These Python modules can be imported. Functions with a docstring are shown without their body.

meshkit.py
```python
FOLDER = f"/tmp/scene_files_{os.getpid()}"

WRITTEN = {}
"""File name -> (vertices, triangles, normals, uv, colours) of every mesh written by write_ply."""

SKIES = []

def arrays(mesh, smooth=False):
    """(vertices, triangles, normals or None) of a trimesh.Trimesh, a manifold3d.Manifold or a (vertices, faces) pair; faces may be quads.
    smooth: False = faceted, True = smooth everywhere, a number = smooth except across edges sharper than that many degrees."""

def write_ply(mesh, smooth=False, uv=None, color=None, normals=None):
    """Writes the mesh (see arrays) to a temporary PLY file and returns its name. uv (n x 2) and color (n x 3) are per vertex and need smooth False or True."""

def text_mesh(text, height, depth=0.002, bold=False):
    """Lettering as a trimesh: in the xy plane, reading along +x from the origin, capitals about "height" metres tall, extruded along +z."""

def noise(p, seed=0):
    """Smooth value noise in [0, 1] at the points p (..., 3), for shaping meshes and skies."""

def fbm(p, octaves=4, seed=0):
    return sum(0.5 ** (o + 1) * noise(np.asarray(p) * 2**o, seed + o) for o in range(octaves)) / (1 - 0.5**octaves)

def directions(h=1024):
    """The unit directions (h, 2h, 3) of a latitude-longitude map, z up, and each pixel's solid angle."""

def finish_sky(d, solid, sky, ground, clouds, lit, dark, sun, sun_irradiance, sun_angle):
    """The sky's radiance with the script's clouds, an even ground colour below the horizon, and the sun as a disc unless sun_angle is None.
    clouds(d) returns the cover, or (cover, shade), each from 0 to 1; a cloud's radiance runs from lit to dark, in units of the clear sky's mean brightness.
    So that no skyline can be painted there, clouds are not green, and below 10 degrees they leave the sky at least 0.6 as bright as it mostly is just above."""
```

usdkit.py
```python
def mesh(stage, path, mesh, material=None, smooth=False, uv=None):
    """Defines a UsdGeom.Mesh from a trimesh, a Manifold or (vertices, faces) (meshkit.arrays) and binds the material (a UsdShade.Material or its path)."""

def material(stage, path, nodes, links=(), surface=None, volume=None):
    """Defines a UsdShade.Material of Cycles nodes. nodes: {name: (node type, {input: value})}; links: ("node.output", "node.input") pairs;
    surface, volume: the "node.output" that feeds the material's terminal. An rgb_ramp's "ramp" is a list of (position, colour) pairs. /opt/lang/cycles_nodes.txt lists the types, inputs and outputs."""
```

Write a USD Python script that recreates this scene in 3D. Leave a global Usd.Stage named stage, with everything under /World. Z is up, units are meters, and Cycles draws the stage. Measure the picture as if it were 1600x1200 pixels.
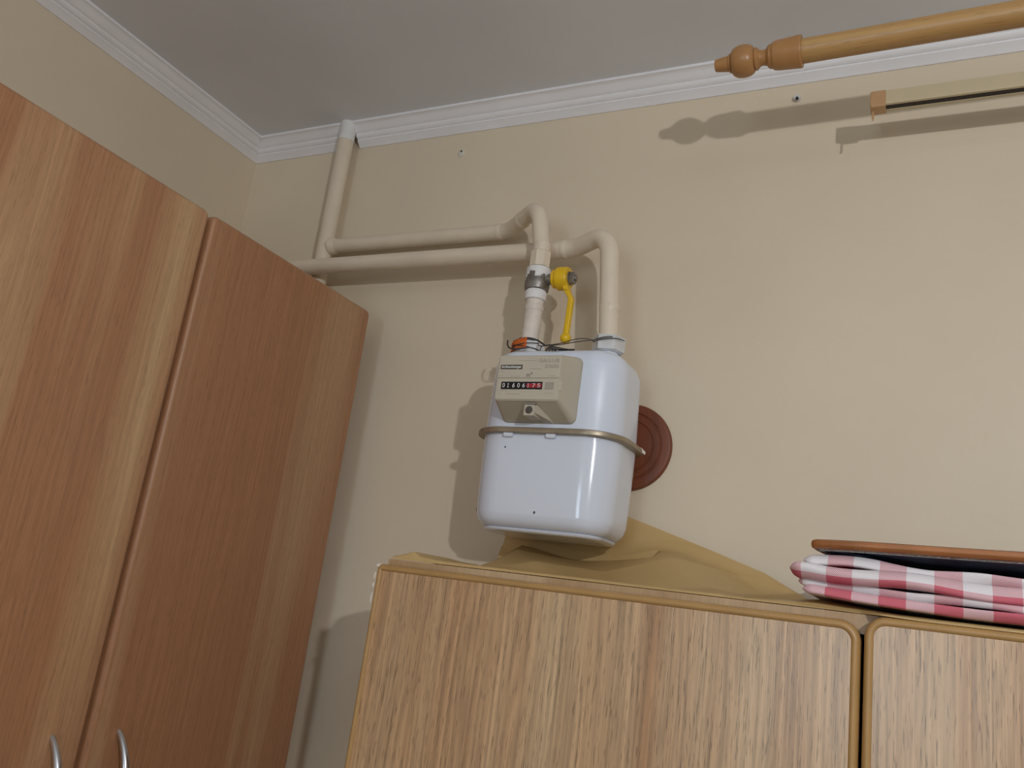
import math, random
import numpy as np, trimesh
import shapely.geometry as sg
import usdkit, meshkit
from pxr import Usd, UsdGeom, UsdLux, UsdShade, Gf, Sdf

stage = Usd.Stage.CreateInMemory()
UsdGeom.SetStageUpAxis(stage, 'Z')
UsdGeom.SetStageMetersPerUnit(stage, 1.0)
UsdGeom.Xform.Define(stage, '/World')
UsdGeom.Scope.Define(stage, '/World/Looks')
H0 = 1.72                     # height of the camera above the floor; heights below are given from it
CEIL = 0.784                  # ceiling, from the camera height
rng = np.random.default_rng(7)

# ------------------------------------------------------------------ camera
cam = UsdGeom.Camera.Define(stage, '/World/camera')
cam.AddTransformOp().Set(Gf.Matrix4d(0.8950, 0.4266, 0.1306, 0, -0.0049, -0.2832, 0.9590, 0,
                                     0.4461, -0.8589, -0.2514, 0, 1.166, -1.063, H0, 1).GetOrthonormalized())
cam.CreateHorizontalApertureAttr(36.0)
cam.CreateVerticalApertureAttr(27.0)
cam.CreateFocalLengthAttr(29.62)
cam.CreateExposureAttr(-0.42)

# ------------------------------------------------------------------ lights
LAMP = (1.80, -1.50, 0.41)
key = UsdLux.SphereLight.Define(stage, '/World/lamp_light')
key.AddTranslateOp().Set((LAMP[0], LAMP[1], LAMP[2] + H0))
key.CreateRadiusAttr(0.018)
key.CreateNormalizeAttr(True)
key.CreateIntensityAttr(12.0)
key.CreateColorAttr(Gf.Vec3f(0.96, 0.97, 1.0))
win = UsdLux.RectLight.Define(stage, '/World/window_daylight')       # daylight through the window opposite
win.CreateWidthAttr(0.58)
win.CreateHeightAttr(0.88)
win.AddTranslateOp().Set((0.98, -3.46, H0 - 0.04))
win.AddRotateXOp().Set(90.0)
win.CreateNormalizeAttr(True)
win.CreateIntensityAttr(3.6)
win.CreateColorAttr(Gf.Vec3f(0.66, 0.84, 1.0))
dome = UsdLux.DomeLight.Define(stage, '/World/sky_light')
dome.CreateIntensityAttr(0.4)
dome.CreateColorAttr(Gf.Vec3f(0.75, 0.87, 1.0))

# ------------------------------------------------------------------ helpers
used = {}


def numbered(path):
    n = used.get(path, 0)
    used[path] = n + 1
    return path if n == 0 else f'{path}_{n:03d}'


def setdata(p, **kw):
    for k, v in kw.items():
        if v:
            p.SetCustomDataByKey(k, v)


class Node:
    def __init__(self, path, origin):
        self.path, self.o = path, np.array(origin, float)


def thing(name, label, cat, at, group=None, kind=None):
    path = numbered('/World/' + name)
    x = UsdGeom.Xform.Define(stage, path)
    o = (at[0], at[1], at[2] + H0)
    x.AddTranslateOp().Set(o)
    setdata(x.GetPrim(), label=label, category=cat, group=group, kind=kind)
    return Node(path, o)


def obj(parent, name, mesh, mat, label=None, smooth=35, uv=None, **kw):
    """one Mesh under parent (a Node) or top level (None); vertices are given with heights from the camera"""
    v, f, _ = meshkit.arrays(mesh)
    v = v + [0, 0, H0]
    if parent is None:
        path = numbered('/World/' + name)
        o = np.array([v[:, 0].mean(), v[:, 1].mean(), v[:, 2].min()])
    else:
        path = numbered(parent.path + '/' + name)
        o = parent.o
    m = usdkit.mesh(stage, path, trimesh.Trimesh(v - o, f, process=False), mat, smooth=smooth, uv=uv)
    if parent is None:
        m.AddTranslateOp().Set(tuple(map(float, o)))
    setdata(m.GetPrim(), label=label, **kw)
    n = Node(path, o if parent is not None else o)
    return n


def struct(name, mesh, mat, smooth=30):
    return obj(None, name, mesh, mat, smooth=smooth, kind='structure')


def cat(*ms):
    return trimesh.util.concatenate([m if isinstance(m, trimesh.Trimesh) else trimesh.Trimesh(*meshkit.arrays(m)[:2], process=False) for m in ms])


def box(x0, x1, y0, y1, z0, z1):
    b = trimesh.creation.box([x1 - x0, y1 - y0, z1 - z0])
    b.apply_translation([(x0 + x1) / 2, (y0 + y1) / 2, (z0 + z1) / 2])
    return b


def loft(rings, cap0=True, cap1=True, closed=False):
    rings = [np.asarray(r, float) for r in rings]
    n, k = len(rings[0]), len(rings)
    v = np.vstack(rings)
    f = []
    for i in range(k if closed else k - 1):
        a, b = i * n, ((i + 1) % k) * n
        for j in range(n):
            q = (j + 1) % n
            f += [[a + j, a + q, b + q], [a + j, b + q, b + j]]
    extra = []
    if not closed:
        if cap0:
            c = len(v) + len(extra); extra.append(rings[0].mean(0))
            f += [[c, (j + 1) % n, j] for j in range(n)]
        if cap1:
            c = len(v) + len(extra); extra.append(rings[-1].mean(0)); a = (k - 1) * n
            f += [[c, a + j, a + (j + 1) % n] for j in range(n)]
    m = trimesh.Trimesh(np.vstack([v] + [np.array(extra).reshape(-1, 3)]), np.array(f), process=False)
    m.fix_normals()
    return m


def rrect(w, h, r, inset=0.0, seg=7):
    """2-D rounded rectangle centred at 0; r = radius or four (right-top, left-top, left-bottom, right-bottom)"""
    rs = [r] * 4 if np.ndim(r) == 0 else list(r)
    w2, h2 = w / 2 - inset, h / 2 - inset
    out = []
    for k, (sx, sy) in enumerate([(1, 1), (-1, 1), (-1, -1), (1, -1)]):
        q = max(rs[k] - inset, 0.0006)
        c = np.array([sx * (w2 - q), sy * (h2 - q)])
        for t in np.linspace(k * 90, k * 90 + 90, seg):
            a = math.radians(t)
            out.append(c + q * np.array([math.cos(a), math.sin(a)]))
    return np.array(out)


def fillet(pts, radii, seg=12):
    pts = [np.array(p, float) for p in pts]
    out = [pts[0]]
    for i in range(1, len(pts) - 1):
        a, b, c = pts[i - 1], pts[i], pts[i + 1]
        u, w = (a - b), (c - b)
        lu, lw = np.linalg.norm(u), np.linalg.norm(w)
        u, w = u / lu, w / lw
        ang = math.acos(np.clip(u @ w, -1, 1))
        r = radii[i - 1]
        d = min(r / math.tan(ang / 2), lu * .95, lw * .95)
        r = d * math.tan(ang / 2)
        cen = b + (u + w) / np.linalg.norm(u + w) * (r / math.sin(ang / 2))
        p0, p1 = b + u * d - cen, b + w * d - cen
        th = math.acos(np.clip((p0 @ p1) / (r * r), -1, 1))
        for t in np.linspace(0, 1, seg):
            out.append(cen + (math.sin((1 - t) * th) * p0 + math.sin(t * th) * p1) / math.sin(th))
    out.append(pts[-1])
    return np.array(out)


def tube(path, r, n=20, cap=True):
    p = np.asarray(path, float)
    rr = np.broadcast_to(r, (len(p),))
    t = np.zeros_like(p)
    t[1:-1] = p[2:] - p[:-2]; t[0] = p[1] - p[0]; t[-1] = p[-1] - p[-2]
    t /= np.linalg.norm(t, axis=1, keepdims=True)
    a = np.cross(t[0], [0, 0, 1.0] if abs(t[0][2]) < .9 else [0, 1.0, 0]); a /= np.linalg.norm(a)
    rings = []
    for i in range(len(p)):
        a = a - t[i] * (a @ t[i]); a /= np.linalg.norm(a)
        b = np.cross(t[i], a)
        th = np.arange(n) * 2 * math.pi / n
        rings.append(p[i] + rr[i] * (np.cos(th)[:, None] * a + np.sin(th)[:, None] * b))
    return loft(rings, cap, cap)


def lathe(profile, origin, axis, n=32):
    """profile: (distance along axis, radius) pairs"""
    o, ax = np.array(origin, float), np.array(axis, float)
    ax /= np.linalg.norm(ax)
    a = np.cross(ax, [0, 0, 1.0] if abs(ax[2]) < .9 else [0, 1.0, 0]); a /= np.linalg.norm(a)
    b = np.cross(ax, a)
    th = np.arange(n) * 2 * math.pi / n
    rings = [o + ax * d + max(r, 1e-5) * (np.cos(th)[:, None] * a + np.sin(th)[:, None] * b) for d, r in profile]
    return loft(rings)


def smoothstep(a, b, x):
    t = np.clip((x - a) / (b - a), 0, 1)
    return t * t * (3 - 2 * t)


def lin(h):
    c = np.array([int(h[i:i + 2], 16) / 255 for i in (0, 2, 4)])
    return tuple(np.where(c < .04045, c / 12.92, ((c + .055) / 1.055) ** 2.4))


def mul(c, k):
    return tuple(min(1.0, x * k) for x in c)


def mat(name, col, rough=.5, metal=0., var=.06, scale=40., bump=0., bscale=300., coat=0., spec=.5):
    """plain finish with a little mottling and fine relief"""
    n = {'g': ('geometry', {}), 'n': ('noise_texture', {'scale': scale, 'detail': 4.0}),
         'r': ('rgb_ramp', {'ramp': [(.3, mul(col, 1 - var)), (.7, mul(col, 1 + var))]}),
         'p': ('principled_bsdf', {'roughness': rough, 'metallic': metal, 'coat_weight': coat, 'coat_roughness': .05, 'specular_ior_level': spec})}
    l = [('g.position', 'n.vector'), ('n.fac', 'r.fac'), ('r.color', 'p.base_color')]
    if bump:
        n['bn'] = ('noise_texture', {'scale': bscale, 'detail': 3.0})
        n['b'] = ('bump', {'strength': bump, 'distance': .002})
        l += [('g.position', 'bn.vector'), ('bn.fac', 'b.height'), ('b.normal', 'p.normal')]
    return usdkit.material(stage, '/World/Looks/' + name, n, l, surface='p.BSDF')


def wood(name, tan, red, axis='x', rough=.42, seed=0., band=9., streak=420., contrast=.5, along='z', spec=.5, cath=0., split=.5):
    """laminate with vertical grain: broad bands between a tan and a redder tone, fine streaks, short dark pores and some cathedral figure"""
    sc = lambda a, b: (a, a, b) if along == 'z' else (b, a, a)
    n = {'g': ('geometry', {}),
         'm1': ('mapping', {'scale': sc(band, .45), 'location': (seed, seed * 1.7, seed * .3)}),
         'n1': ('noise_texture', {'scale': 1.0, 'detail': 3.0, 'distortion': .4}),
         'm2': ('mapping', {'scale': sc(streak, 5.0), 'location': (seed, 0, 0)}),
         'n2': ('noise_texture', {'scale': 1.0, 'detail': 3.0, 'roughness': .7}),
         'm4': ('mapping', {'scale': sc(streak * .5, 2.0), 'location': (seed * 2, 0, 0)}),
         'n4': ('noise_texture', {'scale': 1.0, 'detail': 2.0, 'roughness': .55}),
         'm5': ('mapping', {'scale': sc(streak * 2.2, 60.0), 'location': (0, seed, 0)}),
         'n5': ('noise_texture', {'scale': 1.0, 'detail': 1.0}),
         'm3': ('mapping', {'scale': sc(1.0, .11), 'location': (seed * .013, seed * .017, seed * .05)}),
         'w': ('wave_texture', {'wave_type': 'bands', 'bands_direction': axis, 'profile': 'sine', 'scale': 34.0, 'distortion': 16.0, 'detail': 1.0, 'detail_scale': 1.1}),
         'br': ('rgb_ramp', {'ramp': [(split - .12, (0, 0, 0)), (split + .12, (1, 1, 1))]}),
         'bm': ('mix', {'color1': red, 'color2': tan}),
         's1': ('math', {'math_type': 'multiply', 'value2': .55}),
         's2': ('math', {'math_type': 'multiply_add', 'value2': .45}),
         'cw': ('math', {'math_type': 'multiply_add', 'value2': cath, 'value3': -.5 * cath}),
         's3': ('math', {'math_type': 'add'}),
         'sr': ('rgb_ramp', {'ramp': [(.28, mul((1, 1, 1), 1 - .72 * contrast)), (.50, mul((1, 1, 1), 1 - .36 * contrast)), (.72, (1, 1, 1))]}),
         'x': ('mix', {'mix_type': 'multiply', 'fac': 1.0}),
         'pr': ('rgb_ramp', {'ramp': [(.30, mul((1, 1, 1), 1 - .55 * contrast)), (.40, (1, 1, 1))]}),
         'y': ('mix', {'mix_type': 'multiply', 'fac': 1.0}),
         'b': ('bump', {'strength': .22, 'distance': .0006}),
         'p': ('principled_bsdf', {'roughness': rough, 'specular_ior_level': spec})}
    l = [('g.position', m + '.vector') for m in ('m1', 'm2', 'm3', 'm4', 'm5')]
    l += [('m1.vector', 'n1.vector'), ('m2.vector', 'n2.vector'), ('m3.vector', 'w.vector'), ('m4.vector', 'n4.vector'), ('m5.vector', 'n5.vector'),
          ('n1.fac', 'br.fac'), ('br.color', 'bm.fac'), ('n2.fac', 's1.value1'), ('n4.fac', 's2.value1'), ('s1.value', 's2.value3'),
          ('w.fac', 'cw.value1'), ('cw.value', 's3.value1'), ('s2.value', 's3.value2'), ('s3.value', 'sr.fac'),
          ('bm.color', 'x.color1'), ('sr.color', 'x.color2'), ('n5.fac', 'pr.fac'), ('x.color', 'y.color1'), ('pr.color', 'y.color2'),
          ('y.color', 'p.base_color'), ('n2.fac', 'b.height'), ('b.normal', 'p.normal')]
    return usdkit.material(stage, '/World/Looks/' + name, n, l, surface='p.BSDF')


# ------------------------------------------------------------------ materials
M = {}
M['wall'] = mat('wall_paint', (.74, .635, .48), .62, var=.035, scale=3.5, bump=.12, bscale=140.)
M['ceiling'] = mat('ceiling_paint', (.78, .80, .84), .7, var=.03, scale=6., bump=.1, bscale=90.)
M['cornice'] = mat('cornice_white', (.89, .89, .91), .5, var=.03, scale=12.)
M['floor'] = wood('floor_laminate', lin('b0aaa2'), lin('9c958c'), axis='y', along='x')
M['tall'] = wood('tall_door_laminate', lin('d6b084'), lin('b98560'), axis='y', seed=3.1, band=15., streak=520., contrast=.40, cath=.12, split=.56)
M['tall_red'] = wood('tall_door_laminate_red', lin('c8a078'), lin('b6825d'), axis='y', seed=4.4, band=14., streak=520., contrast=.40, cath=.08, split=.66)
M['tall_edge'] = wood('tall_door_edge', lin('b88a62'), lin('a87452'), axis='y', seed=5.0, band=10., contrast=.2)
M['low'] = wood('low_door_laminate', lin('e4c095'), lin('cb9c70'), axis='x', seed=8.3, band=13., streak=430., contrast=.78, cath=.10, rough=.31, spec=.8)
M['carcass'] = wood('carcass_laminate', lin('c8ac86'), lin('b6946c'), axis='x', seed=1.3, contrast=.3)
M['trim_edge'] = mat('door_edge_plastic', lin('b08a56'), .38, var=.06, scale=30.)
M['edge_chip'] = mat('bare_edge_chip', (.85, .78, .68), .7)
M['pipe'] = mat('pipe_cream_paint', (.76, .66, .52), .36, var=.04, scale=25., bump=.12, bscale=120.)
M['pipe_old'] = mat('pipe_pale_paint', (.74, .66, .58), .45, var=.09, scale=60., bump=.25, bscale=160.)
M['pipe_white'] = mat('pipe_white_paint', (.80, .79, .78), .5, var=.05, scale=40., bump=.2)
M['steel'] = mat('valve_steel', (.30, .28, .26), .42, metal=.85, var=.2, scale=120.)
M['nut'] = mat('nut_grey_paint', (.66, .66, .66), .4, var=.08, scale=60.)
M['dark_metal'] = mat('dark_metal', (.045, .04, .038), .5, metal=.4, var=.3, scale=200.)
M['yellow'] = mat('lever_yellow', (.80, .50, .012), .32, var=.05, scale=60.)
M['enamel'] = mat('meter_white_enamel', (.725, .785, .895), .14, var=.012, scale=10., coat=.4)
M['flange'] = mat('flange_band', (.36, .30, .22), .38, metal=.55, var=.14, scale=60.)
M['beige'] = mat('index_beige_plastic', (.52, .47, .37), .42, var=.03, scale=30.)
M['panel'] = mat('index_panel', (.56, .51, .41), .25, var=.02, scale=30.)
M['black'] = mat('counter_black', (.012, .01, .014), .4)
M['red'] = mat('counter_red', (.42, .03, .045), .4)
M['white'] = mat('print_white', (.8, .8, .78), .5)
M['print'] = mat('print_grey', (.25, .235, .20), .6)
M['print_faint'] = mat('print_faint_grey', (.38, .35, .285), .6)
M['label_dark'] = mat('print_label_dark', (.085, .075, .06), .5)
M['orange'] = mat('seal_orange', (.70, .16, .03), .45, var=.15, scale=150.)
M['wire'] = mat('seal_wire', (.07, .06, .055), .5, metal=.3)
M['rod'] = wood('rod_beech', lin('cda66e'), lin('b98c52'), axis='z', along='x', seed=2.2, band=24., streak=300., contrast=.3, rough=.33)
M['finial'] = mat('finial_varnished_wood', lin('b08150'), .34, var=.07, scale=40.)
M['rail'] = mat('rail_cream', lin('cdbf9e'), .45, var=.02)
M['rail_cap'] = mat('rail_cap_tan', lin('c29a70'), .42, var=.05)
M['rail_slot'] = mat('rail_slot_dark', (.02, .012, .012), .6)
M['disc'] = wood('disc_wood', lin('84472b'), lin('6f3a21'), axis='x', seed=6., band=30., contrast=.3, rough=.45)
M['navy'] = mat('tray_navy', (.070, .108, .175), .5, var=.12, scale=50.)
M['copper'] = mat('tray_copper_rim', lin('9c6337'), .36, metal=.25, var=.12, scale=40.)
M['glitter'] = mat('tray_rough_edge', (.36, .34, .32), .6, var=.5, scale=500., bump=.5, bscale=700.)
M['chrome'] = mat('handle_chrome', (.62, .63, .66), .22, metal=1.0)
M['plug'] = mat('plug_plastic', (.66, .62, .55), .5)
M['hole'] = mat('plug_hole', (.03, .025, .02), .8)
# thin brown wrapping paper: light passes through
usdkit.material(stage, '/World/Looks/brown_paper', {
    'g': ('geometry', {}), 'n': ('noise_texture', {'scale': 9.0, 'detail': 3.0}),
    'r': ('rgb_ramp', {'ramp': [(.3, (.62, .42, .18)), (.7, (.73, .52, .235))]}),
    'd': ('principled_bsdf', {'roughness': .38}), 't': ('translucent_bsdf', {}), 'x': ('mix_closure', {'fac': .26})},
    [('g.position', 'n.vector'), ('n.fac', 'r.fac'), ('r.color', 'd.base_color'), ('r.color', 't.color'),
     ('d.BSDF', 'x.closure1'), ('t.BSDF', 'x.closure2')], surface='x.closure')
M['paper'] = '/World/Looks/brown_paper'
# gingham: two stripes sets over the cloth's own coordinates, with a diagonal twill where they mix
usdkit.material(stage, '/World/Looks/gingham', {
    'uv': ('uvmap', {'attribute': 'st'}), 's': ('separate_xyz', {}),
    'su': ('math', {'math_type': 'modulo', 'value2': 2.0}), 'sv': ('math', {'math_type': 'modulo', 'value2': 2.0}),
    'cu': ('math', {'math_type': 'greater_than', 'value2': 1.0}), 'cv': ('math', {'math_type': 'greater_than', 'value2': 1.0}),
    'tw': ('math', {'math_type': 'add'}), 'tm': ('math', {'math_type': 'multiply', 'value2': 11.0}), 'tf': ('math', {'math_type': 'fraction'}),
    'tg': ('math', {'math_type': 'greater_than', 'value2': .5}),
    'sum': ('math', {'math_type': 'add'}), 'one': ('math', {'math_type': 'compare', 'value2': 1.0, 'value3': .1}),
    'two': ('math', {'math_type': 'greater_than', 'value2': 1.5}), 'mixf': ('math', {'math_type': 'multiply'}), 'f': ('math', {'math_type': 'add', 'use_clamp': True}),
    'm2': ('math', {'math_type': 'multiply_add', 'value2': .45, 'value3': .28}), 'm3': ('math', {'math_type': 'multiply'}),
    'c': ('mix', {'color1': (.80, .76, .77), 'color2': (.60, .15, .19)}),
    'p': ('principled_bsdf', {'roughness': .9, 'specular_ior_level': .15})},
    [('uv.UV', 's.vector'), ('s.x', 'su.value1'), ('s.y', 'sv.value1'), ('su.value', 'cu.value1'), ('sv.value', 'cv.value1'),
     ('s.x', 'tw.value1'), ('s.y', 'tw.value2'), ('tw.value', 'tm.value1'), ('tm.value', 'tf.value1'), ('tf.value', 'tg.value1'),
     ('cu.value', 'sum.value1'), ('cv.value', 'sum.value2'), ('sum.value', 'one.value1'), ('sum.value', 'two.value1'),
     ('tg.value', 'm2.value1'), ('m2.value', 'm3.value1'), ('one.value', 'm3.value2'), ('m3.value', 'f.value1'), ('two.value', 'f.value2'),
     ('f.value', 'c.fac'), ('c.color', 'p.base_color')], surface='p.BSDF')
M['gingham'] = '/World/Looks/gingham'

# ------------------------------------------------------------------ room shell
RX, RY, FL = 4.0, -3.4, -H0
struct('wall_back', box(-.1, RX + .1, 0, .1, FL - .1, CEIL + .1), M['wall'])
struct('wall_left', box(-.1, 0, RY - .1, 0, FL - .1, CEIL + .1), M['wall'])
struct('wall_right', box(RX, RX + .1, RY - .1, 0, FL - .1, CEIL + .1), M['wall'])
WX0, WX1, WZ0, WZ1 = .64, 1.32, -.53, .45
struct('wall_front', cat(box(0, WX0, RY - .1, RY, FL, CEIL), box(WX1, RX, RY - .1, RY, FL, CEIL),
                         box(WX0, WX1, RY - .1, RY, FL, WZ0), box(WX0, WX1, RY - .1, RY, WZ1, CEIL)), M['wall'])
struct('floor', box(0, RX, RY, 0, FL - .1, FL), M['floor'])
struct('ceiling', box(-.1, RX + .1, RY - .1, 0, CEIL, CEIL + .1), M['ceiling'])
fr = .05
wn = thing('window_1', 'white framed window in the wall behind the camera', '', (1.0, RY - .05, WZ0), kind='structure')
for nm, b in (('frame', box(WX0, WX1, RY - .09, RY - .04, WZ0, WZ0 + fr)), ('frame', box(WX0, WX1, RY - .09, RY - .04, WZ1 - fr, WZ1)),
              ('frame', box(WX0, WX0 + fr, RY - .09, RY - .04, WZ0 + fr, WZ1 - fr)), ('frame', box(WX1 - fr, WX1, RY - .09, RY - .04, WZ0 + fr, WZ1 - fr))):
    obj(wn, nm, b, M['cornice'])

# cornice: profile (distance from the wall, distance below the ceiling)
PROF = [(0, 0), (0, .035), (.0025, .035), (.0065, .0305), (.0125, .0255), (.0118, .0232), (.0140, .0228), (.0175, .0205), (.0192, .0172),
        (.0188, .0158), (.0215, .0150), (.0250, .0120), (.0290, .0075), (.0325, .0048), (.036, .0040), (.036, 0)]


def cornice(a, b, wall, mitre0=0., mitre1=0.):
    """straight run from a to b along wall 'back' (y = 0) or 'left' (x = 0); mitre moves the far lip"""
    r = []
    for t, mt in ((a, mitre0), (b, mitre1)):
        r.append([(t + mt * d, -d, CEIL - h) if wall == 'back' else (d, t + mt * d, CEIL - h) for d, h in PROF])
    return loft(r)


struct('trim_1', cornice(0, .2215, 'back', 1.0, 0), M['cornice'])
struct('trim_2', cornice(.2462, RX, 'back', 0, -1.0), M['cornice'])
struct('trim_3', cornice(RY, 0, 'left', 0, -1.0), M['cornice'])


# ------------------------------------------------------------------ cabinets
def door_mesh(w, h, t, r, e, seg=5):
    """panel in the plane (u, v) with depth n (0 = front, t = back); front and back edges rounded by e"""
    rings = []
    for a in np.linspace(0, 90, seg):
        s = math.radians(a)
        rings.append((e * (1 - math.sin(s)), e * (1 - math.cos(s))))
    rings.append((0, t - .002)); rings.append((.002, t))
    return [(rrect(w, h, r, i), d) for i, d in rings]


# tall cabinet on the left wall: doors face +x
XT = .3755
T_TOP, T_BOT = .4135, -.31
TY = [(-.0505, -.3880), (-.3935, -.780)]
tc = thing('wall_cabinet', 'reddish brown wood laminate wall cabinet on the left wall with two bow handles', 'cabinet', (.18, -.42, T_BOT))
for nm, b in (('top_panel', box(.001, XT - .0195, -.782, -.0515, T_TOP - .020, T_TOP - .004)), ('bottom_panel', box(.001, XT - .0195, -.782, -.0515, T_BOT + .002, T_BOT + .018)),
              ('side_panel', box(.001, XT - .0195, -.0675, -.0515, T_BOT + .018, T_TOP - .020)), ('side_panel', box(.001, XT - .0195, -.782, -.766, T_BOT + .018, T_TOP - .020)),
              ('back_panel', box(.001, .006, -.766, -.0675, T_BOT + .018, T_TOP - .020)), ('partition', box(.006, XT - .0205, -.399, -.383, T_BOT + .018, T_TOP - .020))):
    obj(tc, nm, b, M['tall_edge'])
for (y0, y1), first in zip(TY, (True, False)):
    w, yc, h, zc = y0 - y1, (y0 + y1) / 2, T_TOP - T_BOT, (T_TOP + T_BOT) / 2
    rings = [np.c_[np.full(len(p), XT - d), yc + p[:, 0], zc + p[:, 1]] for p, d in door_mesh(w, h, .018, .009, .0065)]
    d = obj(tc, 'door', loft(rings), M['tall_red'] if first else M['tall'], smooth=40)
    hy = -.350 if first else -.4315
    ht = np.linspace(0, 1, 26)
    hp = np.c_[XT - .0012 + .0265 * np.sin(np.pi * ht) ** .75, np.full(26, hy), -.188 - .112 * ht]
    hr = .0030 + .0022 * np.sin(np.pi * ht)
    obj(d, 'handle', tube(hp, hr, 14), M['chrome'], label='chrome bow handle')

# low cabinet on the back wall: doors face -y
YL = -.300
lc = thing('wall_cabinet', 'light oak laminate wall cabinet under the gas meter, brown paper on its top', 'cabinet', (1.117, -.15, -.70))
for nm, b in (('top_panel', box(.640, 1.596, -.2815, -.0005, .0145, .0305)), ('bottom_panel', box(.640, 1.596, -.2815, -.0005, -.70, -.684)),
              ('side_panel', box(.640, .656, -.2815, -.0005, -.684, .0145)), ('side_panel', box(1.580, 1.596, -.2815, -.0005, -.684, .0145)), ('back_panel', box(.656, 1.580, -.006, -.0005, -.684, .0145))):
    obj(lc, nm, b, M['carcass'])


def low_door(x0, x1, z0, z1, rad, yf):
    w, h, xc, zc = x1 - x0, z1 - z0, (x0 + x1) / 2, (z0 + z1) / 2
    R3 = lambda p, y: np.c_[xc + p[:, 0], np.full(len(p), y), zc + p[:, 1]]
    panel = loft([R3(rrect(w, h, rad, .0072, 9), yf + .0012), R3(rrect(w, h, rad, .0072, 9), yf + .0165)])
    d = obj(lc, 'door', panel, M['low'], smooth=40)
    prof = []
    for a in np.linspace(0, 180, 11):           # half-round bead wrapped over the edge
        s = math.radians(a)
        prof.append((.0042 - .0042 * math.cos(s), yf + .006 - .0066 * math.sin(s)))
    prof = [(0.0, yf + .0175)] + prof + [(.0084, yf + .0175)]
    ring = loft([R3(rrect(w, h, rad, i, 9), y) for i, y in prof], closed=True)
    obj(d, 'edge_trim', ring, M['trim_edge'], label='glossy ochre plastic edge trim', smooth=50)
    return d


d1 = low_door(.6385, 1.1155, -.695, .0240, (.017, .006, .012, .017), YL)
d2 = low_door(1.1178, 1.5950, -.695, .0300, (.017, .017, .012, .012), YL - .001)
# chipped corner of the left door
for (x, z, sx, sz) in ((.6405, .0215, .0026, .0012), (.6388, .011, .0007, .004), (.6388, .001, .0007, .003), (.6388, -.012, .0005, .006), (.6422, .0232, .002, .0009)):
    c = trimesh.creation.icosphere(2, 1.0); c.apply_scale([sx, .0016, sz]); c.apply_translation([x, YL - .0005, z])
    obj(d1, 'edge_chip', c, M['edge_chip'], label='pale chip in the worn door edge')

# ------------------------------------------------------------------ gas pipes
p1 = thing('gas_pipe', 'cream painted riser pipe through the ceiling cornice with a branch bending down to the valve', 'pipe', (.236, -.028, -.3))
obj(p1, 'riser', tube([(.2400, -.028, -.30), (.2345, -.028, .752)], .0136, 28), M['pipe'])
obj(p1, 'painted_end', tube([(.2345, -.028, .7485), (.2343, -.028, CEIL)], .0142, 28), M['pipe_white'], label='white painted top of the riser at the cornice')
br = fillet([(.238, -.028, .5455), (.588, -.028, .5455), (.668, -.095, .5450), (.681, -.095, .478)], [.05, .030], 14)
obj(p1, 'branch', tube(br, .0118, 24), M['pipe'])
obj(p1, 'weld_collar', lathe([(0, .0118), (.004, .0150), (.010, .0142), (.016, .0119)], (.2455, -.028, .5455), (1, 0, 0), 24), M['pipe'])
obj(p1, 'weld_bead', lathe([(-.006, .0118), (-.003, .0128), (.003, .0128), (.006, .0118)], (.625, -.059, .5453), (.77, -.64, 0), 24), M['pipe'])
obj(p1, 'weld_bead', lathe([(-.006, .0118), (-.003, .0127), (.003, .0127), (.006, .0118)], (.5735, -.028, .5455), (1, 0, 0), 24), M['pipe'])
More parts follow.
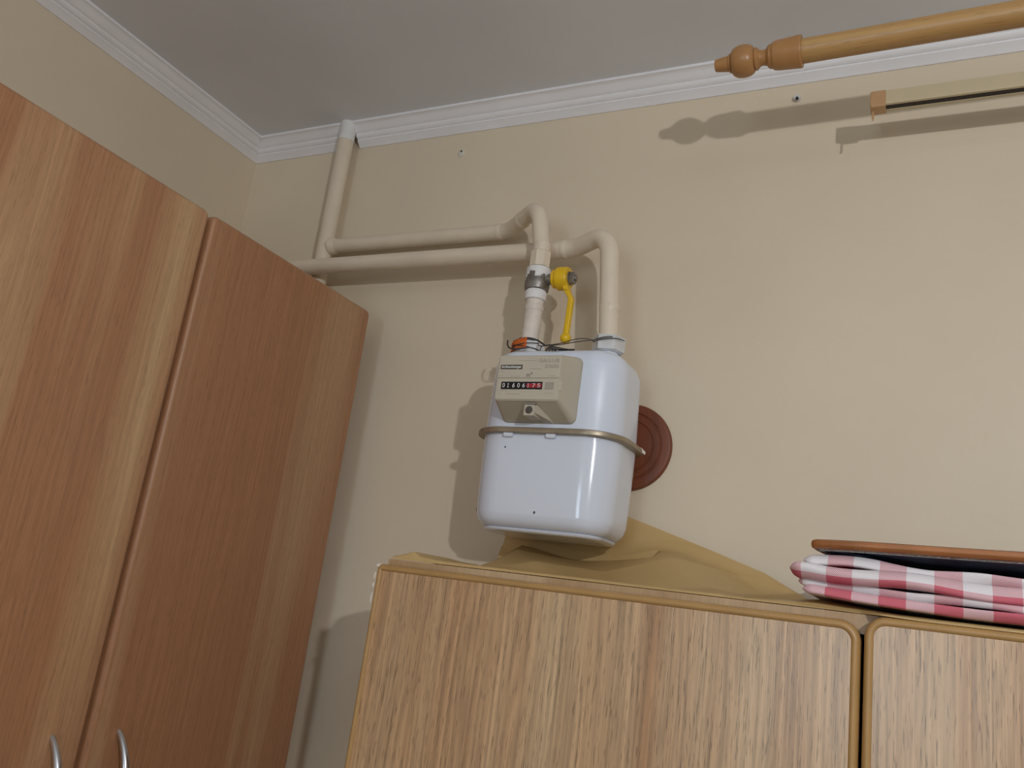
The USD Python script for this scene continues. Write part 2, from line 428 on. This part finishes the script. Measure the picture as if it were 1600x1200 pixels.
obj(p1, 'coupling', lathe([(0, .0119), (.002, .0126), (.006, .0122), (.010, .0128), (.012, .0119)], (.681, -.095, .474), (0, 0, 1), 24), M['pipe'])
obj(p1, 'hex_coupling', lathe([(0, .0128), (.0012, .0146), (.0230, .0146), (.0252, .0125)], (.681, -.095, .4488), (0, 0, 1), 8), M['pipe'], smooth=20)

p2 = thing('gas_pipe', 'cream pipe run passing over the wall cabinet and bending down to the right meter nut', 'pipe', (.40, -.06, .49))
rn = fillet([(.001, -.060, .4945), (.715, -.060, .4925), (.779, -.095, .4955), (.7935, -.095, .345)], [.05, .034], 14)
obj(p2, 'run', tube(rn, .0127, 24), M['pipe'])
obj(p2, 'weld_bead', lathe([(-.005, .0127), (-.002, .0136), (.002, .0136), (.005, .0127)], (.700, -.060, .4925), (1, -.03, 0), 24), M['pipe'])
obj(p2, 'weld_bead', lathe([(-.005, .0127), (-.002, .0135), (.002, .0135), (.005, .0127)], (.7900, -.095, .386), (.07, 0, -1), 24), M['pipe'])

# ball valve and the short pipe below it
vx, vy = .681, -.095
bv = thing('ball_valve', 'ball valve with yellow lever and chipped paint above the gas meter', 'valve', (vx, vy, .335))
obj(bv, 'body', lathe([(0, .0130), (.001, .0165), (.007, .0172), (.013, .0172), (.0155, .0158), (.020, .0158), (.0215, .0162), (.030, .0162), (.033, .0140)], (vx, vy, .4155), (0, 0, 1), 28), M['steel'])
pc = []
for k in range(17):                       # flaking white paint on the upper half of the valve body
    a0 = k * 2 * math.pi / 17 + .12 * math.sin(5 * k)
    zt, zb = .4475, .4415 - .011 * rng.random() ** 1.5
    aa = np.linspace(a0 - .05 + .08 * rng.random(), a0 + .20 + .30 * rng.random(), 4)
    pts = [[vx + .0168 * math.cos(a), vy + .0168 * math.sin(a), z + .0035 * (rng.random() - .5) * (z == zb)] for z in (zt, zb) for a in aa]
    pts += [[vx + .0155 * math.cos(a), vy + .0155 * math.sin(a), z] for z in (zt, zb) for a in aa]
    pc.append(trimesh.convex.convex_hull(np.array(pts)))
obj(bv, 'paint_flakes', cat(*pc), M['pipe_white'], label='flaking white paint on the valve body', smooth=False, kind='stuff')
obj(bv, 'lower_collar', lathe([(0, .0120), (.001, .0146), (.012, .0150), (.0145, .0135)], (vx, vy, .4010), (0, 0, 1), 28), M['pipe_white'])
obj(bv, 'pipe_stub', tube([(vx, vy, .345), (vx, vy, .402)], .0121, 24), M['pipe_old'])
obj(bv, 'weld_bead', lathe([(-.005, .0121), (-.002, .0136), (.002, .0136), (.005, .0121)], (vx, vy, .390), (0, 0, 1), 24), M['pipe_old'])
sz_ = .432
obj(bv, 'stem', lathe([(0, .0075), (.009, .0075), (.0095, .009), (.013, .009)], (vx + .0135, vy, sz_), (1, 0, -.02), 18), M['steel'])
hub = lathe([(0, .0115), (.001, .0128), (.006, .0128), (.007, .0155), (.009, .0163), (.021, .0160), (.0235, .0145), (.024, .010)], (vx + .0235, vy, sz_), (1, 0, 0), 28)
lev = fillet([(.7235, vy, .424), (.7275, vy, .413), (.7345, vy, .402), (.7330, vy, .352)], [.01, .01], 6)
w_ = np.interp(np.arange(len(lev)), [0, len(lev) * .45, len(lev) - 1], [.0115, .0072, .0056])
rings = []
for (x, y, z), ww in zip(lev, w_):
    q = rrect(.0076 if ww < .009 else .0082, 2 * ww * .72, .0022, 0, 4)
    rings.append(np.c_[x + q[:, 0], y + q[:, 1], np.full(len(q), z)])
ball = trimesh.creation.icosphere(3, .0074); ball.apply_translation([.7328, vy, .3465])
obj(bv, 'lever', cat(hub, loft(rings), ball), M['yellow'], label='yellow lever with a ball end, hanging down', smooth=40)
obj(bv, 'bolt', cat(lathe([(0, .0095), (.0015, .0095), (.0018, .0060), (.0020, .0060)], (vx + .0475, vy, sz_), (1, 0, 0), 24),
                    lathe([(0, .0086), (.0055, .0086), (.0065, .0078)], (vx + .0490, vy, sz_), (1, 0, 0), 6),
                    lathe([(0, .0038), (.003, .0036)], (vx + .0550, vy, sz_), (1, 0, 0), 14)), M['steel'], label='grey steel bolt', smooth=25)

# ------------------------------------------------------------------ gas meter
MX = .7405
gm = thing('gas_meter', 'white enamelled gas meter with beige index box hanging on the wall below the valve', 'meter', (MX, -.09, .078))
A_, YF, YB = .0925, -.1535, -.026       # half width, front and back of the case


def body_ring(z, inset, r=.043):
    p = rrect(2 * A_, YB - YF, r, inset, 12)
    return np.c_[MX + p[:, 0], (YF + YB) / 2 + p[:, 1], np.full(len(p), z)]


def shell(z0, z1, e, up):
    """half of the case from the seam z0 to its end z1, end edge rounded by e, with a little draft"""
    s = 1 if up else -1
    L = abs(z1 - z0)
    rings = []
    for t in np.linspace(0, L - e, 8):
        rings.append(body_ring(z0 + s * t, .0035 * (t / L) ** 1.6))
    i0 = .0035
    for a in np.linspace(12, 90, 8):
        q = math.radians(a)
        rings.append(body_ring(z0 + s * (L - e + e * math.sin(q)), i0 + e * (1 - math.cos(q))))
    rings.append(body_ring(z1 + s * .0004, i0 + e + .012))
    return loft(rings)


uc = obj(gm, 'upper_case', shell(.206, .3165, .020, True), M['enamel'], smooth=50)
lw = obj(gm, 'lower_case', shell(.206, .0890, .018, False), M['enamel'], smooth=50)
obj(gm, 'bottom_dish', loft([body_ring(.0895, .014), body_ring(.0868, .015), body_ring(.0852, .018), body_ring(.0848, .028)]), M['enamel'], smooth=50)


def fl_ring(z, off):
    p = rrect(2 * (A_ + .0082), YB - YF + .0150, .050, -off, 14)
    return np.c_[MX + p[:, 0], (YF + YB) / 2 + p[:, 1], np.full(len(p), z)]


fl = [fl_ring(.2030, -.010), fl_ring(.2028, -.0012), fl_ring(.2036, 0), fl_ring(.2060, .0004), fl_ring(.2088, 0), fl_ring(.2098, -.0014), fl_ring(.2096, -.010)]
obj(gm, 'seam_band', loft(fl), M['flange'], label='brownish metal band around the seam of the case', smooth=40)
for x in (.700, .757):
    obj(gm, 'clip', trimesh.convex.convex_hull(cat(box(x - .0062, x + .0062, -.1585, -.1525, .1995, .2035), box(x - .005, x + .005, -.1575, -.1525, .198, .2)).vertices), M['enamel'])
obj(gm, 'band_end', trimesh.convex.convex_hull(np.array([[MX + A_ + .0075, -.066, .205], [MX + A_ + .0092, -.052, .2035], [MX + A_ + .0088, -.05, .2075], [MX + A_ + .007, -.064, .2105], [MX + A_ + .002, -.06, .206]])), M['white'], label='white flaked end of the band')
for (x, y, z, s) in ((.696, -.1536, .1855, .0010), (.7905, -.1512, .2185, .0014), (.8085, -.1445, .196, .0008), (.745, -.1518, .1085, .0013), (.6584, -.1336, .1085, .0016), (.7955, -.1478, .108, .0008)):
    c = trimesh.creation.icosphere(1, 1.0); c.apply_scale([s * .8, .0011, s * 1.3]); c.apply_translation([x, y + .0004, z])
    obj(gm, 'paint_chip', c, M['dark_metal'], label='dark chip in the white enamel')

# index box: front panel smaller than its foot, lower and right sides slope back to the case
bx0, bx1, bz0, bz1, bf = .6905, .7745, .2352, .2920, -.1890


def quad_ring(x0, x1, z0, z1, y, r):
    p = rrect(x1 - x0, z1 - z0, r, 0, 6)
    return np.c_[(x0 + x1) / 2 + p[:, 0], np.full(len(p), y), (z0 + z1) / 2 + p[:, 1]]


ib = obj(gm, 'index_box', loft([quad_ring(.6875, .7855, .2165, .3000, -.1445, .008), quad_ring(.6868, .7858, .2160, .3003, -.1535, .008), quad_ring(.6872, .7838, .2178, .2998, -.1565, .007),
                              quad_ring(bx0 - .0006, bx1 + .0012, bz0 - .0008, bz1 + .0008, bf + .0028, .0045), quad_ring(bx0, bx1, bz0, bz1, bf, .004)]), M['beige'], label='beige plastic index box', smooth=25)
zs = .2630                               # seam between the upper plate and the glossy window
for z0, z1 in ((zs + .0003, bz1 - .0012), (bz0 + .0012, zs - .0003)):
    rg = [quad_ring(bx0 + .0012, bx1 - .0012, z0, z1, bf + .0005, .0016), quad_ring(bx0 + .0012, bx1 - .0012, z0, z1, bf - .0008, .0016), quad_ring(bx0 + .0016, bx1 - .0016, z0 + .0004, z1 - .0004, bf - .0011, .0014)]
    obj(ib, 'panel_plate', loft(rg), M['panel'], smooth=25)
ply = bf - .0011


def text(parent, s, x, z, h, m, bold=False, width=None, name='lettering', y=ply, depth=.0002):
    t = meshkit.text_mesh(s, h, depth, bold)
    v = np.array(t.vertices)
    v[:, 0] -= v[:, 0].min()
    if width:
        v[:, 0] *= width / v[:, 0].max()
    nv = np.c_[x + v[:, 0], y - .00005 - v[:, 2], z + v[:, 1]]
    return obj(parent, name, trimesh.Trimesh(nv, np.array(t.faces)[:, ::-1], process=False), m, smooth=False)


obj(ib, 'maker_plate', box(.6945, .7238, ply - .0003, ply + .0002, .2742, .2797), M['label_dark'], label='dark maker plate with pale lettering')
text(ib, 'Schlumberger', .6957, .2757, .0029, M['white'], True, width=.0270, y=ply - .0003)
text(ib, 'GALLUS', .7447, .2829, .0041, M['print_faint'], True, width=.0262)
text(ib, '2000', .7532, .2757, .0041, M['print_faint'], True, width=.0178)
text(ib, 'm\u00b3', .7303, .2646, .0046, M['print'], True)
for x0, x1, z in ((.717, .742, .2850), (.7335, .7500, .2745), (.6945, .7005, .2712), (.6945, .6985, .2660), (.709, .7215, .2651), (.7585, .7680, .2655),
                  (.6955, .7080, .2475), (.711, .7235, .2482), (.6955, .6995, .2432), (.7060, .7250, .2432), (.7435, .7520, .2490), (.7550, .7680, .2492), (.7570, .7680, .2442)):
    obj(ib, 'print_line', box(x0, x1, ply - .0001, ply + .0001, z - .0003, z + .0003), M['print_faint'])
# counter
cx0, dw, cz, ch = .6990, .00668, .2537, .0083
obj(ib, 'counter_window', box(cx0 - .0006, cx0 + 8 * dw + .0006, ply - .0004, ply + .0002, cz - ch / 2 - .0005, cz + ch / 2 + .0005), M['black'])
for k, dgt in enumerate('01606175'):
    xx = cx0 + k * dw
    cyl = lathe([(0, ch * .62), (dw * .94, ch * .62)], (xx + dw * .03, 0, 0), (1, 0, 0), 40)
    keep = cyl.vertices[cyl.vertices[:, 1] < -ch * .30]
    keep = np.vstack([keep, keep[:1] * 0 + [[xx + dw * .5, -ch * .3, 0]]])
    v = keep + [0, ply + ch * .62 - .0012, cz]
    v[:, 2] = np.clip(v[:, 2], cz - ch / 2, cz + ch / 2); v[:, 1] = np.clip(v[:, 1], ply - .0012, ply + .001)
    obj(ib, 'counter_wheel', trimesh.convex.convex_hull(v), M['black'] if k < 5 else M['red'], label=None if k < 5 else 'red counter wheel', smooth=20)
    text(ib, dgt, xx + dw * .24, cz - .0026, .0050, M['white'], k < 5, width=dw * (.30 if dgt == '1' else .48), name='digit', y=ply - .0011, depth=.00025)
obj(ib, 'window_end', box(cx0 + 8 * dw + .004, cx0 + 8 * dw + .0155, ply - .0003, ply + .0002, cz - .0042, cz + .0042), M['print_faint'])
obj(ib, 'side_latch', trimesh.convex.convex_hull(np.array([[bx1 - .0012, ply - .0004, cz - .005], [bx1 - .0012, ply - .0004, cz + .006], [bx1 + .0022, ply + .0035, cz + .006], [bx1 + .0022, ply + .0035, cz - .005], [bx1 - .001, ply + .006, cz]])), M['beige'])
# sealing boss below the panel
sx = .7385
boss = trimesh.convex.convex_hull(np.array([[sx - .0072, -.1865, .2310], [sx + .0062, -.1865, .2310], [sx - .0072, -.1865, .2180], [sx + .0062, -.1865, .2180],
                                            [sx - .0080, -.152, .233], [sx + .0075, -.152, .233], [sx - .0070, -.160, .2180], [sx + .0060, -.160, .2180]]))
ramp = trimesh.convex.convex_hull(np.array([[sx + .0062, -.1865, .229], [sx + .0062, -.1865, .222], [sx + .0062, -.153, .2165], [sx + .0190, -.153, .2165], [sx + .0075, -.1835, .232], [sx + .019, -.156, .2180]]))
obj(ib, 'seal_boss', cat(boss, ramp), M['beige'], smooth=False)
obj(ib, 'boss_slot', box(sx - .0085, sx + .0070, -.1866, -.180, .2315, .2335), M['print'])
obj(ib, 'seal_plug', lathe([(0, .0046), (.0012, .0046), (.0015, .0036)], (sx - .0005, -.1858, .2246), (0, -1, 0), 22), M['label_dark'], label='dark round seal plug')

# union nuts on top of the meter
for k, (nx, z0) in enumerate(((vx, .3210), (.7945, .3240))):
    obj(gm, 'connector', lathe([(0, .0135), (.012, .0135), (.0125, .0165), (.014, .0165)], (nx, vy, .312), (0, 0, 1), 28), M['enamel'])
    rr_ = .0212
    th0 = 10 if k else 25
    prof = [(z0, .0168), (z0 + .0018, rr_), (z0 + .0185, rr_), (z0 + .0205, rr_ - .004)]
    ring = [np.c_[nx + r * np.cos(np.radians(th0 + np.arange(6) * 60)), vy + r * np.sin(np.radians(th0 + np.arange(6) * 60)), np.full(6, z)] for z, r in prof]
    un = obj(gm, 'union_nut', loft(ring), M['nut'], label='grey painted hexagonal union nut', smooth=20)
    ring = [np.c_[nx + r * np.cos(np.radians(th0 + np.arange(6) * 60)), vy + r * np.sin(np.radians(th0 + np.arange(6) * 60)), np.full(6, z)] for z, r in
            [(z0 + .0180, rr_ + .0003), (z0 + .0205, rr_ + .0004), (z0 + .0212, rr_ - .006), (z0 + .0205, .0125)]]
    obj(un, 'dark_rim', loft(ring), M['dark_metal'] if k == 0 else M['nut'], smooth=20)

# seal wire between the nuts, orange sticker on the left nut
sw = thing('seal_wire', 'thin dark seal wire with orange sticker tied between the two meter nuts', 'wire', (.74, -.115, .318))


def wire(pts, r=.0006):
    p = np.array(pts, float)
    t = np.linspace(0, len(p) - 1, len(p) * 7)
    from scipy.interpolate import CubicSpline
    return tube(CubicSpline(np.arange(len(p)), p)(t), r, 6)


def loop(cx, r, z, a0, a1, tilt=0., n=14):
    return [(cx + r * math.cos(math.radians(a)), vy + r * math.sin(math.radians(a)), z + tilt * math.cos(math.radians(a))) for a in np.linspace(a0, a1, n)]


obj(sw, 'wire', wire(loop(vx, .0222, .3300, 200, 340, -.003) + [(.712, -.120, .327), (.725, -.122, .3285), (.742, -.122, .331), (.760, -.121, .336), (.776, -.118, .3365)] + loop(.7945, .0222, .3370, 230, 350, .003)), M['wire'])
obj(sw, 'wire', wire(loop(vx, .0226, .3325, 215, 330, .004) + [(.708, -.120, .328), (.722, -.123, .3270), (.742, -.123, .3285), (.762, -.122, .3320), (.778, -.119, .3345)] + loop(.7945, .0224, .3390, 235, 300, .003)), M['wire'])
obj(sw, 'wire', wire([(.655, -.108, .3375), (.6605, -.119, .335), (.6655, -.124, .326), (.674, -.126, .3225), (.684, -.125, .3228), (.694, -.121, .326)], .0011), M['wire'])
# sticker wrapped over two faces of the nut
a = np.radians(np.linspace(203, 288, 12))
rs = .0222
grid = []
for zz in (0, 1):
    for i, q in enumerate(a):
        wob = .0012 * math.sin(3.1 * i)
        grid.append((vx + rs * math.cos(q), vy + rs * math.sin(q) - .0012, (.3235 + .0040 * (i / 11) + wob * .5) if zz == 0 else (.3350 + .0060 * (i / 11) ** 1.2 + wob)))
grid = np.array(grid)
out = grid + np.r_[np.array([[math.cos(q), math.sin(q), 0] for q in a]), np.array([[math.cos(q), math.sin(q), 0] for q in a])] * .0007
n_ = len(a)
obj(sw, 'orange_sticker', loft([np.vstack([grid[:n_], grid[n_:][::-1]]), np.vstack([out[:n_], out[n_:][::-1]])]), M['orange'], label='torn orange seal sticker')
# tangled wire end lying on the case
for k in range(4):
    x0 = .735 + .004 * k
    obj(sw, 'wire_end', wire([(x0 - .006, -.142, .3135), (x0 + .001, -.139, .320 - .001 * k), (x0 + .008, -.136 + .001 * k, .3175), (x0 + .018, -.137, .3165)], .0012), M['dark_metal'])

# ------------------------------------------------------------------ wooden disc on the wall
dk = thing('wall_disc', 'dark brown turned wooden disc with two rings on the wall behind the gas meter', 'wall plate', (.803, -.001, .223))
R_ = .0590
prof = [(0, R_ - .003), (0, R_), (.004, R_), (.0065, R_ - .0015), (.0075, R_ - .004), (.0078, R_ - .0118), (.0066, R_ - .0126), (.0066, R_ - .0142), (.0078, R_ - .0150),
        (.0080, R_ - .0228), (.0068, R_ - .0236), (.0068, R_ - .0250), (.0080, R_ - .0258), (.0088, .010), (.0096, .004), (.0097, .0002)]
obj(dk, 'disc', lathe(prof, (.803, -.0005, .223), (0, -1, 0), 64), M['disc'], smooth=25)
obj(dk, 'ring_groove', cat(*[lathe([(0, r + .0009), (.0003, r + .0009), (.0003, r - .0009), (0, r - .0009)], (.803, -.0066, .223), (0, -1, 0), 64) for r in (R_ - .0134, R_ - .0243)]), M['hole'])

# ------------------------------------------------------------------ curtain rod and rail
ry, rz = -.185, .6620
cr = thing('curtain_rod', 'turned wooden curtain rod with ball finial below the ceiling cornice', 'curtain rod', (1.8, ry, rz))
x0 = .928
FIN = ([(0, .0066), (.001, .0073), (.0165, .0096), (.0172, .0110), (.0190, .0114), (.0202, .0106)]
       + [(.0336 - .0134 * math.cos(t), .0118 + .0074 * math.sin(t)) for t in np.linspace(0.05, math.pi - .05, 18)]
       + [(.0476, .0130), (.0490, .0134), (.0504, .0122), (.0530, .0096), (.0565, .0088), (.0605, .0098), (.0630, .0132), (.0645, .0141), (.0662, .0141), (.0672, .0146),
          (.0690, .0162), (.0740, .0172), (.0960, .0186), (.0995, .0188), (.1010, .0181), (.1014, .0146)])
obj(cr, 'finial', lathe(FIN, (x0, ry, rz), (1, 0, .012), 44), M['finial'], label='turned ball finial', smooth=28)
obj(cr, 'pole', lathe([(0, .0142), (2.0, .0142)], (x0 + .100, ry, rz + .001), (1, 0, .012), 40), M['rod'])
for bxp in (1.75, 2.85):
    for bb in (box(bxp - .009, bxp + .009, ry + .010, -.0005, rz - .003, rz + .018), box(bxp - .010, bxp + .010, ry - .020, ry + .020, rz - .022, rz - .0125)):
        obj(cr, 'bracket', bb, M['finial'])

rl = thing('curtain_rail', 'slim cream curtain rail with tan end cap behind the wooden rod', 'curtain rail', (1.8, -.09, .638))
yf, yb, zt, zb = -.0965, -.080, .6550, .6365
prof = [(yf, zt), (yf, zb), (yf + .0035, zb), (yf + .0035, zb + .008), (yb - .0040, zb + .008), (yb - .0040, zb), (yb, zb), (yb, zt)]
obj(rl, 'profile', loft([[(x, y, z) for y, z in prof] for x in (1.108, 3.1)]), M['rail'], smooth=False)
obj(rl, 'slot_lining', box(1.109, 3.1, yf + .0036, yb - .0041, zb + .0005, zb + .0075), M['rail_slot'])
cap = loft([quad_ring(0, 1, 0, 1, 0, .1) * 0 + np.c_[np.full(24, x), (yf + yb) / 2 + rrect(yb - yf + .003 - i, zt - zb + .004 - i, .0025, 0, 6)[:, 0], (zt + zb) / 2 - .0010 + rrect(yb - yf + .003 - i, zt - zb + .004 - i, .0025, 0, 6)[:, 1]]
            for x, i in ((1.0972, .002), (1.0980, .0005), (1.0990, 0), (1.1145, 0))])
cp = obj(rl, 'end_cap', cap, M['rail_cap'], label='tan plastic end cap', smooth=25)
obj(cp, 'hook', tube(fillet([(1.1000, -.088, .636), (1.1002, -.088, .6215), (1.1003, -.0905, .6205)], [.002], 5), .0013, 8), M['rail_cap'])
for bx in (1.70, 2.70):
    obj(rl, 'wall_bracket', box(bx, bx + .03, yb - .001, -.0005, zt - .008, zt - .003), M['rail'])

# small things on the wall
pg = thing('wall_plug', 'pale wall plug in a plaster patch right of the riser pipe', 'wall plug', (.4613, -.001, .7125))
obj(pg, 'collar', lathe([(0, .0068), (.0008, .0062), (.0016, .0042), (.0016, .0024)], (.4608, 0, .7120), (0, -1, .1), 20), M['plug'])
obj(pg, 'hole', lathe([(0, .0016), (.0020, .0016)], (.4613, 0, .7150), (0, -1, 0), 12), M['hole'])
wp = thing('wall_plug', 'small grey screw plug in the wall under the rod finial', 'wall plug', (.9962, -.001, .726))
obj(wp, 'collar', lathe([(0, .0055), (.004, .0050), (.0062, .0038), (.0064, .0015)], (.9962, 0, .7262), (0, -1, -.15), 18), M['nut'])
obj(wp, 'screw', lathe([(0, .0022), (.0095, .0020), (.0105, .0010)], (.9966, 0, .7250), (.1, -1, -.35), 12), M['dark_metal'])

# ------------------------------------------------------------------ brown paper on the low cabinet
nu, nv = 200, 90
U = np.linspace(.640, 1.55, nu)
V = np.linspace(0, 1, nv)
topw = np.interp(U, [.640, .66, .72, .80, .8186, .88, .938, .99, 1.02, 1.06, 1.12, 1.55], [.150, .150, .148, .138, .1304, .1105, .0922, .0752, .0600, .0405, .0348, .0335])
from scipy.ndimage import gaussian_filter1d
PT = [0, .03, .22, .45, .62, .74, .82, 1]
PY = np.interp(V, PT, [-.2985, -.288, -.155, -.105, -.060, -.024, -.0150, -.0075])
PZA = np.interp(V, PT, [0, 0, .02, .17, .31, .42, .52, 1])        # under the meter
PZB = np.interp(V, PT, [0, 0, .02, .25, .48, .70, .80, 1])        # right of the meter, a straighter slope
PY, PZA, PZB = (gaussian_filter1d(q, 2.5, mode='nearest') for q in (PY, PZA, PZB))
tri = lambda q: np.abs((q % 2.0) - 1.0)
grid = np.zeros((nu, nv, 3))
for i, u in enumerate(U):
    h = topw[i] - .0325
    k_ = smoothstep(.80, .90, u)
    PZ = PZA * (1 - k_) + PZB * k_
    if u < .86:
        sl = smoothstep(.668, .686, u)
        PZ = np.where(V < .765, np.minimum(h * PZ, .0425) * (sl + (1 - sl) * smoothstep(.70, .765, V)), h * PZ) / h
    swell = np.interp(u, [.64, .66, .70, .80, .92, 1.02, 1.08, 1.14, 1.24, 1.55], [.0012, .0050, .0020, .0012, .0010, .0010, .0080, .0030, .0008, .0008])
    tv_ = V + .0
    c1, c2 = tri(9.0 * u + 2.6 * V + .3), tri(6.0 * u - 3.4 * V + .9)
    crease = .6 * c1 + .4 * c2
    y = PY - .010 * crease * smoothstep(.45, .7, V)
    z = .0322 + h * PZ + swell * smoothstep(0, .10 if u > 1 else .03, V) * (1 - smoothstep(.5, 1., V))
    z = z + (.017 * (crease - .72)) * smoothstep(.15, .40, V) * (1 - smoothstep(.70, .95, V)) * smoothstep(.66, .74, u) * smoothstep(1.06, .98, u)
    z = z + .0045 * tri(90 * u) * smoothstep(.648, .656, u) * smoothstep(.685, .67, u) * smoothstep(0, .05, V) * (1 - smoothstep(.3, .6, V))
    x = np.full(nv, u)
    if i < 8:                                     # ragged left end
        x = x + (1 - i / 8) * (.0035 * np.sin(17 * V) + .0022 * np.sin(47 * V + 1) + .012 * V)
    hang = np.interp(u, [.64, 1.10, 1.16, 1.55], [.0006, .0004, .0022, .0022])
    fy = np.interp(u, [.64, .98, 1.0, 1.115, 1.13, 1.55], [-.2800, -.2800, -.2790, -.2790, -.2995, -.2995])
    z[0] = .0318 - hang; y[0] = fy
    y[1:8] = np.maximum(y[1:8], fy + .0006 * np.arange(1, 8))
    y[1] = fy - .0003; z[1] = .0320
    grid[i] = np.c_[x, y, np.maximum(z, .0318 if False else z[0])]
noise = meshkit.fbm(grid.reshape(-1, 3) * 24).reshape(nu, nv)
grid[:, 3:, 2] += .0012 * np.abs(noise[:, 3:])
vv = grid.reshape(-1, 3)
ff = [[i * nv + j, (i + 1) * nv + j, (i + 1) * nv + j + 1] for i in range(nu - 1) for j in range(nv - 1)] + [[i * nv + j, (i + 1) * nv + j + 1, i * nv + j + 1] for i in range(nu - 1) for j in range(nv - 1)]
obj(None, 'wrapping_paper', trimesh.Trimesh(vv, np.array(ff), process=False), M['paper'], smooth=True,
    label='sheet of thin brown wrapping paper on the oak cabinet, curling up the wall', category='paper')

# ------------------------------------------------------------------ folded gingham towel and navy tray on it
CELL = .0205
layers = [(.0365, .0445, -.010, .012), (.0440, .0515, .004, .006), (.0500, .0635, -.004, .000), (.0620, .0715, .006, .010)]
TV, TF, TU = [], [], []
TX0, TX1 = 1.056, 1.52
for k, (z0, z1, dy, dx) in enumerate(layers):
    ns, na = 110, 30
    zc, hh = (z0 + z1) / 2, (z1 - z0) / 2
    base = sum(len(q) for q in TV)
    pts, uvs = [], []
    yfr, ybk = -.286 + dy, -.060
    # cross-section: flat loop with a rounded front fold
    sec = []
    for a in np.linspace(-90, 90, 13):
        q = math.radians(a); sec.append((yfr + hh * (1 - math.cos(q)) * 1.0, zc + hh * math.sin(q)))
    sec += [(yfr + .06, zc + hh), (yfr + .12, zc + hh), (ybk, zc + hh * .9)]
    sec += [(ybk + .004, zc), (ybk, zc - hh * .9), (yfr + .12, zc - hh), (yfr + .06, zc - hh)]
    sec = np.array(sec + [sec[0]])
    arc = np.r_[0, np.cumsum(np.linalg.norm(np.diff(sec, axis=0), axis=1))]
    for i, x in enumerate(TX0 + dx + (TX1 - TX0 - dx) * np.linspace(0, 1, ns) ** 2.0):
        s = min(1.0, (x - TX0 - dx) / .009)
        sq = math.sqrt(max(1 - (1 - s) ** 2, .02))          # rounded left end
        for (y, z), ar in zip(sec, arc):
            wob = .0016 * math.sin(31 * x + 1.7 * k) + .0011 * math.sin(67 * x + 3 * k)
            zl = zc + (z - zc) * sq + wob * (.3 + .3 * k) * smoothstep(0, .03, x - TX0)
            slope = np.interp(x, [1.05, 1.15, 1.24, 1.5], [.0062 - .0004 * k, .0010 + .0006 * k, -.0012 + .0011 * k, -.0012 + .0011 * k])
            wy = .0035 * math.sin(23 * x + 2.1 * k + 200 * (z - zc)) + (.006 * (1 - s) ** 2)
            pts.append((x, y + wy * (1 if y < -.2 else .2), zl + slope))
            uvs.append((x / CELL + 40, ar / CELL + [1.2, .2, 1.55, .1][k] + 20))
    m = len(sec)
    TV.append(pts); TU.append(uvs)
    for i in range(ns - 1):
        for j in range(m - 1):
            a_, b_ = base + i * m + j, base + (i + 1) * m + j
            TF += [[a_, b_, b_ + 1], [a_, b_ + 1, a_ + 1]]
    for i in (0, ns - 1):
        for j in range(1, m - 2):
            TF.append([base + i * m, base + i * m + j, base + i * m + j + 1])
tv = np.vstack([np.array(q) for q in TV]); tu = np.vstack([np.array(q) for q in TU])
tv[:, 2] += .0007 * meshkit.fbm(tv * 55)
obj(None, 'folded_towel', trimesh.Trimesh(tv, np.array(TF), process=False), M['gingham'], smooth=True, uv=tu,
    label='folded red and white gingham kitchen towel on top of the oak cabinet', category='towel')

from scipy.interpolate import CubicSpline
ctrl = np.array([(1.0722, -.276), (1.0735, -.2845), (1.082, -.2880), (1.16, -.2895), (1.26, -.2890), (1.38, -.280), (1.46, -.24), (1.49, -.17), (1.46, -.10), (1.38, -.062), (1.26, -.056), (1.16, -.080), (1.105, -.145), (1.0795, -.225), (1.0722, -.276)])
ts = np.r_[0, np.cumsum(np.linalg.norm(np.diff(ctrl, axis=0), axis=1))]
cs = CubicSpline(ts, ctrl, bc_type='periodic')
oc = cs(np.unique(np.r_[np.linspace(0, ts[-1], 130), np.linspace(0, ts[3] * .6, 24)])[:-1])
poly0 = sg.Polygon(oc)
cen = np.array(poly0.centroid.coords[0])


def tray_ring(ins, z):
    d = np.gradient(np.vstack([oc[-2:], oc, oc[:2]]), axis=0)[2:-2]
    nrm = np.c_[d[:, 1], -d[:, 0]]; nrm /= np.linalg.norm(nrm, axis=1, keepdims=True)
    s_ = np.sign(((oc - cen) * nrm).sum(1).mean())
    p = oc - nrm * s_ * ins
    return np.c_[p, np.full(len(p), z) + .0035 * (p[:, 0] - 1.07) / .17]


ty = thing('serving_tray', 'navy bottomed tray with copper brown rim lying on the gingham towel', 'tray', (1.28, -.17, .0790))
tz = .0812
obj(ty, 'rim', loft([tray_ring(.0075, tz + .0005), tray_ring(.0030, tz - .0002), tray_ring(.0008, tz + .0012), tray_ring(0, tz + .0040), tray_ring(.0006, tz + .0068), tray_ring(.0035, tz + .0080), tray_ring(.011, tz + .0080), tray_ring(.012, tz + .0030)], closed=True), M['copper'], label='copper brown rounded rim', smooth=50)
obj(ty, 'base', loft([tray_ring(.0090, tz + .0028), tray_ring(.0085, tz + .0014), tray_ring(.0110, tz + .0002), tray_ring(.0400, tz - .0030)]), M['navy'], label='navy underside', smooth=40)
obj(ty, 'rough_edging', loft([tray_ring(.0056, tz + .0006), tray_ring(.0062, tz - .0012), tray_ring(.0105, tz - .0012), tray_ring(.0120, tz + .0010)], closed=True), M['glitter'], label='rough silvery edging between rim and underside', smooth=False)
